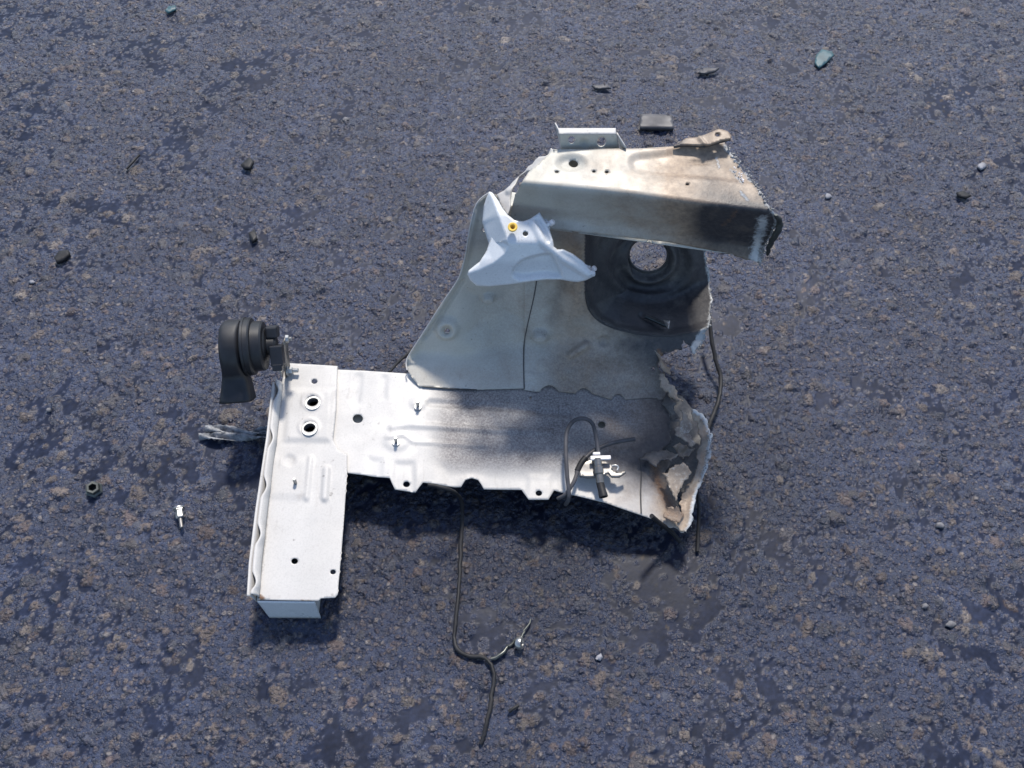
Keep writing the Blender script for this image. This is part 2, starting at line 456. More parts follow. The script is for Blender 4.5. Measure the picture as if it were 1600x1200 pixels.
    for sc, sh, sd_, st_ in ((95, .45, 3., .85), (170, .5, 9., .75), (300, .4, 5., .6)):
        m_, r1, r2 = grit(sc, sh, sd_)
        tone = s.mix(s.math('MULTIPLY', s.attr('damp'), .5), s.ramp(r1, [(.0, (.028, .033, .058)), (.4, (.048, .048, .066)), (.68, (.078, .064, .067)), (.9, (.115, .095, .088)), (1., (.19, .17, .16))]), (.012, .013, .020))
        col = s.mix(s.math('MULTIPLY', s.math('MULTIPLY', m_, dryf), st_), col, tone)
        hsum = s.math('ADD', hsum, s.math('MULTIPLY', m_, 70/sc))
    dry = s.ramp(s.noise(240, 3), [(.3, .24), (.75, .46)])
    rough = s.mix(wet_, dry, (.42, .42, .42))
    bm = s.n('Bump'); bm.inputs['Distance'].default_value = .0030
    s.l(dryf, bm.inputs['Strength']); s.l(hsum, bm.inputs['Height'])
    me.materials.append(s.set(Base_Color=col, Roughness=rough, Normal=bm.outputs[0], Specular_IOR_Level=s.mix(wet_, (.36, .36, .36), (.09, .09, .09))))
    o = bpy.data.objects.new('asphalt', me); link(o); o['kind'] = 'structure'
    return o
ground = build_ground()

# ------------------------------------------------------------------ the cut-out car body section
ZP = .14
part = tag(empty('car_body_section', (.02, .72, 0)), 'cut-out silver inner wing of a car with torch-burnt right edges on wet asphalt', 'car part')
zp = lambda x, y: ZP-.000055*(y-590)
plate_map = lambda x, y: at_z(x, y, zp(x, y)-.00018*np.clip(x-960, 0, None)*np.clip((y-690)/100, 0, 1.4))
def near(line, w, v=1.0): return lambda x, y: v*np.clip(1-dist(line, x, y)/w, 0, 1)
up = lambda dz: (lambda x, y: plate_map(x, y)+np.array([0, 0, dz]))

SOOT_LINE = [(1040, 535), (1055, 600), (1050, 660), (1020, 712), (1005, 720)]
pm = dict(
    soot=lambda x, y: np.maximum(near(SOOT_LINE, 75, 1.0)(x, y), near([(1040, 730), (1052, 780)], 22, .7)(x, y)),
    burn=lambda x, y: np.maximum(near(SOOT_LINE, 130, .65)(x, y), near([(1035, 735), (1045, 770), (1062, 805)], 55, 1.1)(x, y)),
    rust=lambda x, y: near([(1022, 722), (1026, 750), (1046, 788)], 20, .8)(x, y),
    bare=lambda x, y: np.zeros_like(x),
    dirt_shade=lambda x, y: .98*sstep((x-655)/60)*sstep((752-y)/40)+.10*sstep((x-660)/60))  # grime film plus the wing's cast shadow, painted into the plate colour
plate_out = [(500, 576), (570, 579), (640, 584), (820, 586), (1000, 590), (1042, 592), (1056, 612), (1050, 640), (1046, 662), (1052, 688), (1034, 706),
             (1048, 716), (1040, 740), (1052, 770), (1062, 796), (1072, 815), (1070, 831), (1045, 822), (1020, 811), (1000, 804), (945, 785), (890, 772),
             (866, 765), (857, 780), (826, 780), (815, 764), (756, 763), (752, 756), (747, 749), (737, 746), (727, 749), (720, 760), (712, 760),
             (661, 754), (649, 769), (617, 764), (609, 747), (543, 739), (505, 735)]
JAG['rail_plate'] = lambda x, y: x > 1030
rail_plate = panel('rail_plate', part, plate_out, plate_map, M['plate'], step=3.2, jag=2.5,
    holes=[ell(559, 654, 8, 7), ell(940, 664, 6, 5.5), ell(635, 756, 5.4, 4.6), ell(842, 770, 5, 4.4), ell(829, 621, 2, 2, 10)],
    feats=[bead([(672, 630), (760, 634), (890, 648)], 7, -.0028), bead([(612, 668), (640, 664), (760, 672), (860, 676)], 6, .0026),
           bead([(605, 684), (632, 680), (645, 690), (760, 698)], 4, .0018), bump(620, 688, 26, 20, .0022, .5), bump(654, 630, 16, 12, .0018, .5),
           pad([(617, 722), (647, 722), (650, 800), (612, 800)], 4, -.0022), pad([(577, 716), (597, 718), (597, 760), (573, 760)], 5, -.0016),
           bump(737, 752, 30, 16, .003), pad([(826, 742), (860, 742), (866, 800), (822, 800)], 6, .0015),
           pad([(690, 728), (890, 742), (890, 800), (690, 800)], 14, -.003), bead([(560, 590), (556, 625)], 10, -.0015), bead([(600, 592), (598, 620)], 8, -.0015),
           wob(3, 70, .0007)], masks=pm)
# front upright plate lying over the rail plate, with its long arm
fp_out = [(447, 569), (528, 574), (526, 640), (521, 688), (528, 704), (543, 712), (543, 739), (535, 850), (528, 930), (524, 935), (502, 936), (498, 940), (404, 938), (414, 850), (428, 700), (441, 600)]
ppl = dict(soot=lambda x, y: np.zeros_like(x), burn=lambda x, y: np.zeros_like(x), bare=lambda x, y: np.zeros_like(x),
           rust=lambda x, y: np.maximum(.95*(1-dist([(404, 932), (411, 936)], x, y)/9), .7*(1-dist([(470, 939), (494, 939)], x, y)/4)),
           dirt_shade=lambda x, y: .05+0*x)
panel('front_plate', part, fp_out, up(.0034), M['plate'], step=3.0, masks=ppl,
    holes=[ell(492, 598, 4.6, 3.8), ell(489, 630, 9.5, 8), ell(484, 670, 9.5, 8), ell(461, 878, 5.2, 4.6), ell(521, 895, 4.4, 3.8)],
    feats=[pad([(452, 612), (520, 612), (516, 690), (446, 690)], 5, .0026), bead([(511, 735), (508, 780)], 7, .0036, .4), bead([(486, 718), (480, 780)], 6, .0022, .2),
           bump(453, 721, 13, 11, -.0022, .4), pad([(425, 715), (482, 720), (478, 779), (420, 778)], 7, .0012), ring(489, 630, 15, 4, .0016, .85), ring(484, 670, 15, 4, .0016, .85), wob(9, 60, .0007)])
for hx, hy in ((489, 630), (484, 670)):
    lathe('weld_nut', [(.0088, -.010), (.0125, -.010), (.0125, .0004), (.0118, .0012), (.0092, .0012), (.0088, .0004), (.0088, -.010)], V(hx, hy, zp(hx, hy)+.0066), (0, 0, 1), M['zinc'], part)
# double flange along the arm's outer edge: inner sheet waves between the spot welds
def flange(name, pts, waves, amp, h0, h1, mat, off):
    P = resample(pts, 3, False); n = len(P); verts = []; faces = []
    for i, (x, y) in enumerate(P):
        t = i/(n-1); b = np.array(at_z(x, y, zp(x, y)+.0034)); w = amp*max(0, math.sin(t*math.pi*waves))**1.5 if amp else 0
        g = sstep(np.array(min(t, 1-t)/.04))
        for k in range(5):
            u = k/4; bend = (1-math.cos(u*math.pi/2))
            verts.append((b[0]-off*bend-(.004*bend)+w*u*g, b[1], b[2]+h0+(h1-h0)*math.sin(u*math.pi/2)))
    for i in range(n-1):
        for k in range(4): faces.append((i*5+k, i*5+k+1, (i+1)*5+k+1, (i+1)*5+k))
    o = mesh_obj(name, verts, faces, mat, part); m = o.modifiers.new('thickness', 'SOLIDIFY'); m.thickness = .0013; m.offset = 0
    return o
flange('flange_sheet', [(442, 600), (432, 690), (418, 800), (409, 880), (405, 933)], 9, .0062, -.001, .013, M['plate'], .005)
flange('flange_sheet', [(436, 604), (427, 690), (411, 800), (401, 885), (398, 936)], 0, 0, -.012, .0135, M['plate'], .0035)
# box end below the arm
a, b = at_z(402, 939, zp(0, 939)), at_z(496, 940, zp(0, 939))
def endmap(x, y):
    t = (x-402)/(94); base = a[None]*(1-t[:, None])+b[None]*t[:, None]
    d = (y-940); base = base.copy(); base[:, 2] -= d*.00165; base[:, 1] -= d*.0001; base[:, 1] -= .001; return base
panel('end_cap', part, [(402, 940), (492, 940), (490, 975), (407, 975)], endmap, M['white'], step=4, feats=[bump(448, 962, 7, 4, -.0025)], thick=.002)
panel('side_wall', part, [(0, 0), (20, 0), (20, 40), (0, 40)], lambda x, y: np.stack([a[0]+.001+(b[0]*0)+0*x, a[1]+.001+x*.012, a[2]-.001-y*.00135+x*.0006], -1), M['plate'], step=4, thick=.002)
panel('side_wall', part, [(0, 0), (20, 0), (20, 40), (0, 40)], lambda x, y: np.stack([b[0]-.008+0*x, b[1]+.001+x*.012, a[2]-.001-y*.00135+x*.0006], -1), M['plate'], step=4, thick=.002)
# the closed rail under the plates carries the whole piece on the ground

x0, x1 = -.315, .20; zt = ZP-DROP-.016
box('lower_rail', [(x0, .668, .002), (x1, .650, .002), (x1, .735, .002), (x0, .712, .002), (x0, .668, zt), (x1, .650, zt), (x1, .735, zt), (x0, .712, zt)], M['body'], part, .006)

# ---- wing panel and strut tower
wing_z = strip([[(600, 290, .415), (800, 300, .415), (1200, 300, .415)],
                [(600, 345, .383), (800, 345, .383), (1200, 345, .383)],
                [(600, 548, .161), (636, 551, .160), (720, 558, .158), (770, 548, .166), (800, 540, .172), (860, 535, .181), (915, 526, .192), (1000, 528, .198), (1200, 524, .2)],
                [(600, 604, ZP+.0012), (760, 608, ZP+.0012), (880, 612, ZP+.0012), (1000, 616, ZP+.0012), (1200, 618, ZP+.0012)],
                [(600, 660, ZP-.0018), (1200, 660, ZP-.0018)]], 7)
wing_map = lambda x, y: at_z(x, y, wing_z(x, y))
wm = dict(soot=lambda x, y: .25*sstep((x-860)/60),
          burn=lambda x, y: .10+near([(640, 590), (815, 590)], 40, .22)(x, y), rust=lambda x, y: np.zeros_like(x), bare=lambda x, y: np.zeros_like(x),
          dirt_shade=lambda x, y: .30*sstep((x-700)/100)+.1)
wing_out = [(776, 305), (800, 322), (830, 330), (832, 440), (824, 520), (819, 560), (819, 607), (745, 609), (655, 604), (645, 592), (637, 579), (636, 562), (655, 530), (690, 476), (717, 434), (722, 410), (728, 400), (734, 360), (738, 335), (745, 318), (757, 306), (766, 301)]
panel('wing_panel', part, wing_out, wing_map, M['body'], step=3.2, masks=wm, thick=.0016,
    holes=[ell(699, 516, 4, 2.6, 12), ell(757, 359, 3.2, 3.6, 12)],
    feats=[bead([(722, 440), (690, 490), (664, 525)], 5, -.005), ring(699, 513, 12, 10, .009, .9), bump(763, 473, 12, 9, .013, .6),
           pad([(735, 462), (800, 455), (810, 500), (770, 535), (735, 520)], 26, -.016), bump(768, 527, 4, 3, .002), bump(734, 452, 4, 3, .002),
           lambda x, y: .006*sstep(1-dist([(766, 301), (745, 318), (728, 400), (717, 434), (655, 530), (636, 562)], x, y)/9), wob(5, 45, .0011)])
tube('weld_edge', [V(x, y, float(wing_z(np.array([x]), np.array([y]))[0])+.006) for x, y in ((766, 300), (745, 318), (734, 358), (727, 400), (717, 434), (690, 475), (655, 530), (636, 561), (636, 578))], .0011, M['plate'], part, 6, 4)

RIM = [(914, 330), (914, 455), (919, 482), (934, 501), (960, 514), (1000, 523), (1045, 526), (1085, 520), (1140, 500), (1140, 330)]
def bw0(x):
    p = at_z(x, np.interp(x, [860, 1000, 1130], [236, 235, 226]), .474); p = p+np.array([0, .003, -.070]); return p
def tower_map(x, y):
    P = wing_map(x, y); d = dist(RIM[:-1], x, y); ins = inside(RIM, x, y)
    depth = np.where(ins, .085*sstep(d/75)+.030*sstep(d/14), 0)-.012*sstep(1-np.abs(x-903)/32)*sstep((520-y)/40)
    dirn = P-CAMP; dirn /= np.linalg.norm(dirn, axis=1)[:, None]
    return P+dirn*depth[:, None]
CUT = [(1100, 380), (1107, 430), (1113, 470), (1107, 510), (1095, 540), (1086, 552)]
TORN = [(1086, 552), (1068, 533), (1062, 548), (1036, 550), (1030, 568), (1040, 600)]
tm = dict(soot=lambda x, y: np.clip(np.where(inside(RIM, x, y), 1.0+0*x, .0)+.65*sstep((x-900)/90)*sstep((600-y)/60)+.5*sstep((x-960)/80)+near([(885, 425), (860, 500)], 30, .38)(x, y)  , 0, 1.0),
          burn=lambda x, y: .20+.30*sstep((x-830)/60)+near([(905, 380), (905, 470)], 40, .3)(x, y),
          rust=lambda x, y: .85*(1-dist([(1030, 548), (1040, 575)], x, y)/10),
          bare=lambda x, y: np.maximum(.75*(1-dist(CUT, x, y)/9), 1.2*(1-dist([(1101, 520), (1085, 548)], x, y)/15)),
          dirt_shade=lambda x, y: .40+.45*sstep((y-530)/40)*sstep((x-830)/60))
arcs = lambda cx, cy, w, h: [(cx+w, cy+h), (cx+w*.7, cy+h*.2), (cx+w*.3, cy-h*.3), (cx, cy-h*.45), (cx-w*.3, cy-h*.3), (cx-w*.7, cy+h*.2), (cx-w, cy+h)]
tower_out = [(819, 335), (1105, 335)]+CUT+TORN[1:]+[(1052, 622), (1010, 621)]+arcs(966, 618, 11, 6)+arcs(912, 609, 13, 6)+arcs(858, 605, 15, 7)+[(836, 612), (819, 609)]
JAG['strut_tower'] = lambda x, y: x > 1028 and y > 360
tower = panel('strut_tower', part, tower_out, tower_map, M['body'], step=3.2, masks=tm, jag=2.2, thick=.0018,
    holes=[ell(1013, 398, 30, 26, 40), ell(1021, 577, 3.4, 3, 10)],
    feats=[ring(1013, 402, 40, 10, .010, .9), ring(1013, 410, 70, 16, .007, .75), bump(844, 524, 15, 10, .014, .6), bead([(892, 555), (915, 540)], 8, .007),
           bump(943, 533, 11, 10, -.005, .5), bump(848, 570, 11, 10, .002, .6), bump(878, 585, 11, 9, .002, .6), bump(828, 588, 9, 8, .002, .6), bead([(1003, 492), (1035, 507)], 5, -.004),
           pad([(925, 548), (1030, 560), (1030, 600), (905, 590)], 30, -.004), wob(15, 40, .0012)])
tube('hole_rim', [Vector(p) for p in tower_map(np.array([q[0] for q in ell(1013, 398, 31, 27, 24)]+[1044.]), np.array([q[1] for q in ell(1013, 398, 31, 27, 24)]+[398.]))], .0022, M['sealer'], part, 8, 3)
tx_ = np.linspace(822, 1104, 30); lo_ = tower_map(tx_, 336+0*tx_); hi_ = bw0(tx_)
verts = []; faces = []
for k in range(7):
    t = k/6; verts += [tuple(lo_[i]*(1-t)+hi_[i]*t+np.array([0, .018, .006])*math.sin(t*math.pi)) for i in range(30)]
for k in range(6):
    for i in range(29): faces.append((k*30+i, k*30+i+1, (k+1)*30+i+1, (k+1)*30+i))
tr_ = mesh_obj('tower_roof', verts, faces, M['body'], part); m_ = tr_.modifiers.new('thickness', 'SOLIDIFY'); m_.thickness = .0018
panel('sun_block_lip', part, [(840, 0), (1150, 0), (1150, 100), (850, 100)], lambda x, y: bw0(x)+np.stack([0*x, .001+y*.001, -y*.0008+.004], -1), M['body'], step=8, thick=.0016)  # unseen sheet added to keep sun from shining through the tower hole
def surf_line(name, pts, mapf, r, mat, lift=.0004, sub=4, par=None):
    p = np.array(smooth_poly(pts, False, 3)); q = mapf(p[:, 0], p[:, 1]); d = CAMP-q; d /= np.linalg.norm(d, axis=1)[:, None]
    return tube(name, [Vector(v) for v in q+d*lift], r, mat, par or part, 6, 2)
surf_line('seam', [(915, 455), (919, 480), (934, 500), (960, 513), (1000, 522), (1045, 525), (1080, 520)], tower_map, .0012, M['sealer'])
surf_line('seam', [(839, 436), (834, 465), (826, 500), (819, 535), (818, 565), (819, 608)], wing_map, .00065, M['sealer'], .0008)
surf_line('seam', [(660, 604), (700, 607), (745, 609)], wing_map, .0009, M['sealer'], .0006)
surf_line('seam', [(1000, 716), (1002, 740), (1001, 770), (1002, 802)], plate_map, .0011, M['sealer'], .0002)
# the peg inside the tower bowl
q0, q1 = tower_map(np.array([1008.]), np.array([494.]))[0], tower_map(np.array([1040.]), np.array([508.]))[0]
tube('peg', [Vector(q0)+Vector((0, -.004, .004)), (Vector(q0)+Vector(q1))/2+Vector((0, -.006, .006)), Vector(q1)+Vector((0, -.008, .008))], lambda t: .0035-.001*t, M['dark_steel'], part)
slab('weld_tag', [(1037, 500), (1047, 501), (1045, 514), (1040, 508)], lambda x, y: at_z(x, y, .214), M['dull_steel'], .001, part, 3)

# ---- upper rail
rail_z = strip([[(760, 240, .472), (870, 234, .476), (1000, 233, .480), (1130, 222, .484), (1230, 220, .484)],
                [(760, 284, .464), (815, 287, .466), (900, 295, .468), (1000, 306, .470), (1100, 320, .472), (1230, 335, .474)],
                [(760, 328, .400), (800, 331, .400), (915, 342, .398), (1012, 355, .394), (1077, 366, .391), (1159, 380, .386), (1230, 392, .383)],
                [(760, 350, .384), (863, 358, .383), (947, 368, .380), (1045, 379, .376), (1110, 391, .372), (1165, 404, .369), (1230, 418, .365)]], 6)
rail_map = lambda x, y: at_z(x, y, rail_z(x, y))
RCUT = [(1132, 226), (1150, 246), (1172, 275), (1190, 302), (1207, 330), (1214, 345), (1205, 370), (1196, 385), (1188, 412)]
rmk = dict(soot=lambda x, y: np.clip(near([(1120, 345), (1195, 348)], 60, 1.15)(x, y)*sstep((x-1000)/110)*sstep((y-312)/16)+near([(1100, 300), (1195, 325)], 30, .45)(x, y)+.40*sstep((x-1020)/110), 0, .97),
           burn=lambda x, y: .16+.42*sstep((x-860)/160)+.5*sstep((x-990)/120)+near([(1075, 232), (1130, 240)], 35, .3)(x, y),
           rust=lambda x, y: .55*(1-dist([(1128, 352), (1140, 345), (1150, 330)], x, y)/12),
           bare=lambda x, y: np.maximum.reduce([.72*(1-dist(RCUT, x, y)/12), .80*(1-dist([(1192, 345), (1178, 405)], x, y)/24), .6*(1-dist([(1143, 262), (1160, 285)], x, y)/12), .72*(1-dist([(1158, 300), (1168, 312)], x, y)/9), .7*(1-dist([(1120, 245), (1124, 258)], x, y)/8)]),
           dirt_shade=lambda x, y: .16+near([(975, 310), (1010, 313)], 12, .3)(x, y))
rail_out = [(862, 235), (880, 233), (1000, 232), (1132, 222)]+RCUT[1:]+[(1165, 404), (1110, 391), (1045, 378), (947, 367), (863, 357), (830, 353), (797, 348), (798, 330), (804, 308), (818, 280), (826, 268)]
JAG['upper_rail'] = lambda x, y: x > 1140
panel('upper_rail', part, rail_out, rail_map, M['body'], step=3.2, masks=rmk, jag=2, thick=.0018,
    holes=[ell(896, 252, 7.5, 5.5, 16, .25), ell(870, 268, 3.4, 2.2, 10), ell(928, 268, 3, 2.2, 10), ell(948, 269, 3.2, 2.2, 10), ell(1074, 288, 3, 2, 10)],
    feats=[bump(892, 254, 28, 15, -.005, .45), pad(smooth_poly([(985, 252), (992, 244), (1020, 240), (1135, 228), (1190, 280), (1100, 276), (1000, 268), (988, 262)], True, 3), 6, -.0035),
           bump(1095, 250, 28, 5, -.003), wob(21, 60, .0011), bump(940, 348, 30, 5, .0015), bump(1040, 362, 24, 5, .0015)])
# back wall and inner sheet that close the rail
bw = lambda x, y: np.stack([*(at_z(x, np.interp(x, [860, 1000, 1130], [236, 235, 226]), .474).T[:2]+np.array([[0], [.002]])), .474-DROP-y*.001], -1)
panel('rail_back', part, [(864, 0), (1132, 0), (1128, 72), (868, 72)], bw, M['body'], step=7, thick=.0016, masks=dict(soot=lambda x, y: .8*sstep((x-1050)/80), dirt_shade=lambda x, y: .3+0*x, burn=lambda x, y: .5*sstep((x-980)/100), rust=lambda x, y: 0*x, bare=lambda x, y: 0*x))
slab('rail_floor', [(788, 345), (820, 352), (1170, 400), (1150, 370), (860, 312), (800, 300)], planefit([(820, 345, .398), (1170, 395, .384), (840, 322, .402), (1150, 365, .392)]) and (lambda x, y: at_z(x, y, .372+0*x)), M['body'], .0015, part, 8)
outer_z = planefit([(866, 236, .458), (800, 284, .432), (778, 305, .416), (815, 320, .425)])
panel('outer_sheet', part, [(866, 236), (861, 231), (857, 241), (852, 244), (842, 245), (836, 250), (832, 256), (825, 260), (820, 267), (816, 270), (809, 276), (801, 284), (797, 290), (788, 298), (776, 304), (780, 314), (787, 328), (793, 336), (798, 322), (797, 312), (803, 294), (811, 275), (822, 268), (850, 262), (872, 256)],
    lambda x, y: at_z(x, y, outer_z(x, y)), M['plate'], step=3, thick=.0018, feats=[bead([(842, 262), (826, 275)], 7, .003), bead([(815, 288), (795, 300)], 6, .003), wob(2, 9, .0006)], masks=ppl)
# small bracket standing behind the rail and the strap at its burnt end
by = .918
panel('perforated_bracket', part, [(874, 209), (963, 210), (969, 240), (877, 240)], lambda x, y: at_y(x, y, by+0*x), M['body'], step=3, thick=.002,
      holes=[ell(893, 219, 5.5, 6.5, 14), ell(940, 222, 7, 8, 14, .4)], feats=[bump(913, 224, 9, 9, -.003, .3)])
panel('bracket_lip', part, [(873, 0), (963, 0), (963, 8), (873, 8)], lambda x, y: at_y(x, 209+0*x, by)+np.stack([0*x, y*.0015, -y*.0001], -1), M['plate'], step=4, thick=.0016)
panel('bracket_cheek', part, [(0, 0), (14, 0), (0, 30)], lambda x, y: at_y(963+.27*y, 210+y, by)+np.stack([x*.0009, .003-x*.0012, -x*.0008], -1), M['plate'], step=3, thick=.0016)
panel('bracket_cheek', part, [(0, 0), (14, 0), (0, 30)], lambda x, y: at_y(874+.1*y, 209.5+y, by)+np.stack([-x*.0004, .004+x*.0014, -x*.0001], -1), M['plate'], step=3, thick=.0016)
strap_z = planefit([(1053, 227, .486), (1137, 204, .500), (1129, 219, .497), (1071, 216, .490)])
panel('strap', part, [(1053, 228), (1071, 216), (1090, 214), (1105, 209), (1124, 202), (1137, 205), (1143, 212), (1141, 217), (1129, 219), (1116, 224), (1103, 227), (1086, 225), (1072, 226)], lambda x, y: at_z(x, y, strap_z(x, y)), M['body'], step=2.5, thick=.003,
      holes=[ell(1121, 211, 4, 3.2, 12)], feats=[bead([(1093, 215), (1102, 226)], 4, .002), wob(4, 14, .0007)],
      masks=dict(soot=lambda x, y: .30+.5*np.clip(1-np.abs(x-1060)/20, 0, 1), burn=lambda x, y: .85+0*x, rust=lambda x, y: .2+0*x, bare=lambda x, y: .0*x, dirt_shade=lambda x, y: .3+0*x))
tube('strap_edge', [V(1053, 229, .484), V(1075, 227, .484), V(1090, 228, .486), V(1105, 227, .488), V(1130, 220, .492), V(1141, 217, .494)], .0022, M['sealer'], part, 6, 3)

# ---- three-armed pressed bracket in front of the wing
tri_z = strip([[(700, 296, .432), (960, 296, .432)], [(700, 335, .424), (960, 335, .424)], [(700, 378, .410), (960, 378, .406)], [(700, 410, .380), (960, 410, .384)], [(700, 450, .336), (960, 450, .350)]], 4)
tri_out = [(765, 298), (770, 300), (780, 314), (786, 325), (794, 335), (804, 343), (817, 345), (828, 341), (838, 334), (843, 330), (849, 340), (856, 350), (860, 361), (864, 374), (866, 386), (871, 390), (880, 390), (895, 397), (910, 408), (919, 418), (927, 428), (926, 434), (916, 439), (903, 442), (892, 441), (875, 438), (854, 438), (830, 441), (797, 446), (765, 449), (744, 448), (734, 439), (730, 430), (732, 425), (749, 415), (760, 400), (766, 386), (765, 373), (760, 360), (755, 345), (752, 330), (755, 312), (760, 303)]
LEFT_EDGE = [(757, 306), (752, 330), (758, 355), (766, 378), (762, 398), (749, 415), (732, 425)]
CREASE = [(764, 296), (774, 318), (784, 345), (793, 368), (797, 384), (790, 397), (772, 412), (750, 423), (726, 430)]
FLANK = CREASE+[(720, 400), (740, 300)]
tri = panel('three_armed_bracket', part, tri_out, lambda x, y: at_z(x, y, tri_z(x, y)), M['white'], step=1.9, thick=.002,
    holes=[ell(821, 365, 4.4, 4, 14), ell(801, 356, 5, 4.6, 16)],
    feats=[lambda x, y: -.0011*np.where(inside(FLANK, x, y), np.maximum(dist(CREASE, x, y)-1.5, 0), 0)-.002*(1-sstep(dist(tri_out, x, y, True)/2.5)),
           pad(smooth_poly([(802, 428), (812, 412), (828, 404), (856, 398), (864, 404), (876, 432), (850, 432), (815, 436)], True, 3), 4, -.0085),
           bead([(835, 350), (850, 382), (880, 405), (918, 428)], 9, .003, .1),
           bead([(840, 345), (850, 360), (856, 375)], 6, -.003)])
o_ = V(801, 356, .4215); tn = Vector((0, -.42, .9)).normalized()
lathe('grommet', [(.0022, -.003), (.0040, -.003), (.0064, .0003), (.0066, .0014), (.0054, .0022), (.0036, .002), (.0022, -.001), (.0022, -.003)], o_+tn*.002, tn, M['yellow'], tri)
def weld_lump(px, py, z):
    bm = bmesh.new()
    for k in range(6):
        c = V(px+random.uniform(-6, 6), py+random.uniform(-6, 6), z+random.uniform(-.003, .004))
        bmesh.ops.create_icosphere(bm, subdivisions=2, radius=random.uniform(.003, .0052), matrix=Matrix.Translation(c) @ Matrix.Diagonal((1.1, random.uniform(.6, 1), random.uniform(.6, 1), 1)))
    for v in bm.verts: v.co += Vector((random.gauss(0, .0006), random.gauss(0, .0006), random.gauss(0, .0006)))
    me = bpy.data.meshes.new('torn_weld'); bm.to_mesh(me); bm.free(); me.materials.append(M['white'])
    attach(link(bpy.data.objects.new('torn_weld', me)), tri)
    lathe('weld_stub', [(.0036, 0), (.0040, .001), (.0040, .006), (.0030, .0072), (.0, .0072)], V(px+3, py-2, z+.001), (.75, .05, .65), M['white_plastic'], tri, 12)
weld_lump(856, 352, .413); weld_lump(921, 424, .364)

# ---- torn, melted right-hand end: curled flaps and slag
def flap(name, outline, zpts, mat, masks, feats=(), step=2.6, th=.0016):
    JAG[name] = lambda x, y: True
    z = planefit(zpts)
    return panel(name, part, outline, lambda x, y: at_z(x, y, z(x, y)), mat, step=step, thick=th, jag=2.2, feats=feats, masks=masks)
fm = lambda burn, soot, bare, rust=0: dict(burn=lambda x, y: burn+0*x, soot=lambda x, y: soot+.22+0*x, bare=lambda x, y: bare+0*x, rust=lambda x, y: rust+0*x, dirt_shade=lambda x, y: .4+0*x)
flap('torn_flap', [(1023, 545), (1030, 547), (1034, 560), (1044, 572), (1052, 576), (1046, 584), (1036, 580), (1030, 566)], [(1023, 545, .183), (1052, 576, .168), (1030, 566, .18)], M['body'], fm(.8, 0, .0, .4), [wob(41, 8, .002)])
flap('torn_flap', [(1028, 584), (1036, 583), (1044, 594), (1054, 604), (1061, 620), (1068, 628), (1056, 626), (1046, 618), (1038, 610), (1033, 598)], [(1028, 584, .172), (1068, 628, .150), (1038, 610, .162)], M['body'], fm(.8, .05, .38, .25), [wob(42, 8, .002)])
flap('torn_flap', [(1062, 640), (1074, 650), (1083, 662), (1080, 676), (1084, 690), (1082, 702), (1074, 692), (1066, 686), (1057, 678), (1056, 668), (1064, 664), (1066, 652)], [(1062, 640, .160), (1084, 690, .150), (1056, 668, .158)], M['body'], fm(.7, .2, .42, .2), [wob(43, 7, .003)])
EDGE = [(1080, 642), (1094, 648), (1104, 664), (1108, 690), (1105, 720), (1096, 750), (1088, 762), (1080, 790), (1078, 815), (1072, 832)]
flap('torn_flap', EDGE+[(1058, 826), (1064, 800), (1066, 775), (1078, 752), (1086, 742), (1092, 715), (1094, 690), (1090, 668), (1082, 654)], [(1080, 642, .150), (1108, 690, .132), (1072, 832, .112), (1066, 775, .130)], M['body'],
     dict(burn=lambda x, y: .75+0*x, soot=lambda x, y: near([(1066, 775), (1086, 742), (1094, 690)], 12, .7)(x, y), bare=lambda x, y: .12+near(EDGE, 9, .8)(x, y), rust=lambda x, y: .36+0*x, dirt_shade=lambda x, y: .3+0*x), [lambda x, y: .006*sstep(1-dist(EDGE, x, y)/10), wob(44, 6, .003)])
flap('torn_flap', [(1036, 738), (1046, 734), (1056, 728), (1066, 724), (1080, 736), (1072, 748), (1062, 768), (1058, 784), (1050, 774), (1044, 756)], [(1036, 738, .146), (1080, 736, .150), (1058, 784, .138)], M['body'], fm(.7, .1, .42, .2), [wob(45, 8, .003)])
flap('torn_flap', [(1000, 717), (1018, 708), (1036, 702), (1050, 704), (1062, 712), (1050, 722), (1036, 718), (1024, 726), (1012, 722)], [(1000, 717, .143), (1062, 712, .150), (1024, 726, .147)], M['body'], fm(.6, .6, .0), [wob(46, 8, .003)])
flap('torn_flap', [(1040, 612), (1050, 622), (1058, 634), (1052, 640), (1060, 650), (1050, 656), (1044, 644), (1036, 634)], [(1040, 612, .146), (1060, 650, .154), (1036, 634, .143)], M['body'], fm(.5, .6, .0, .2), [wob(48, 7, .003)])
flap('torn_flap', [(1084, 700), (1076, 712), (1066, 716), (1060, 706), (1050, 700), (1058, 692), (1070, 698)], [(1084, 700, .136), (1060, 706, .148), (1066, 716, .143)], M['body'], fm(.9, .45, .1, .3), [wob(49, 6, .004)])
flap('torn_flap', [(1044, 790), (1058, 792), (1066, 806), (1060, 820), (1050, 814), (1040, 808)], [(1044, 790, .128), (1066, 806, .122), (1040, 808, .124)], M['body'], fm(1.0, .2, .1, .5), [wob(50, 7, .003)])
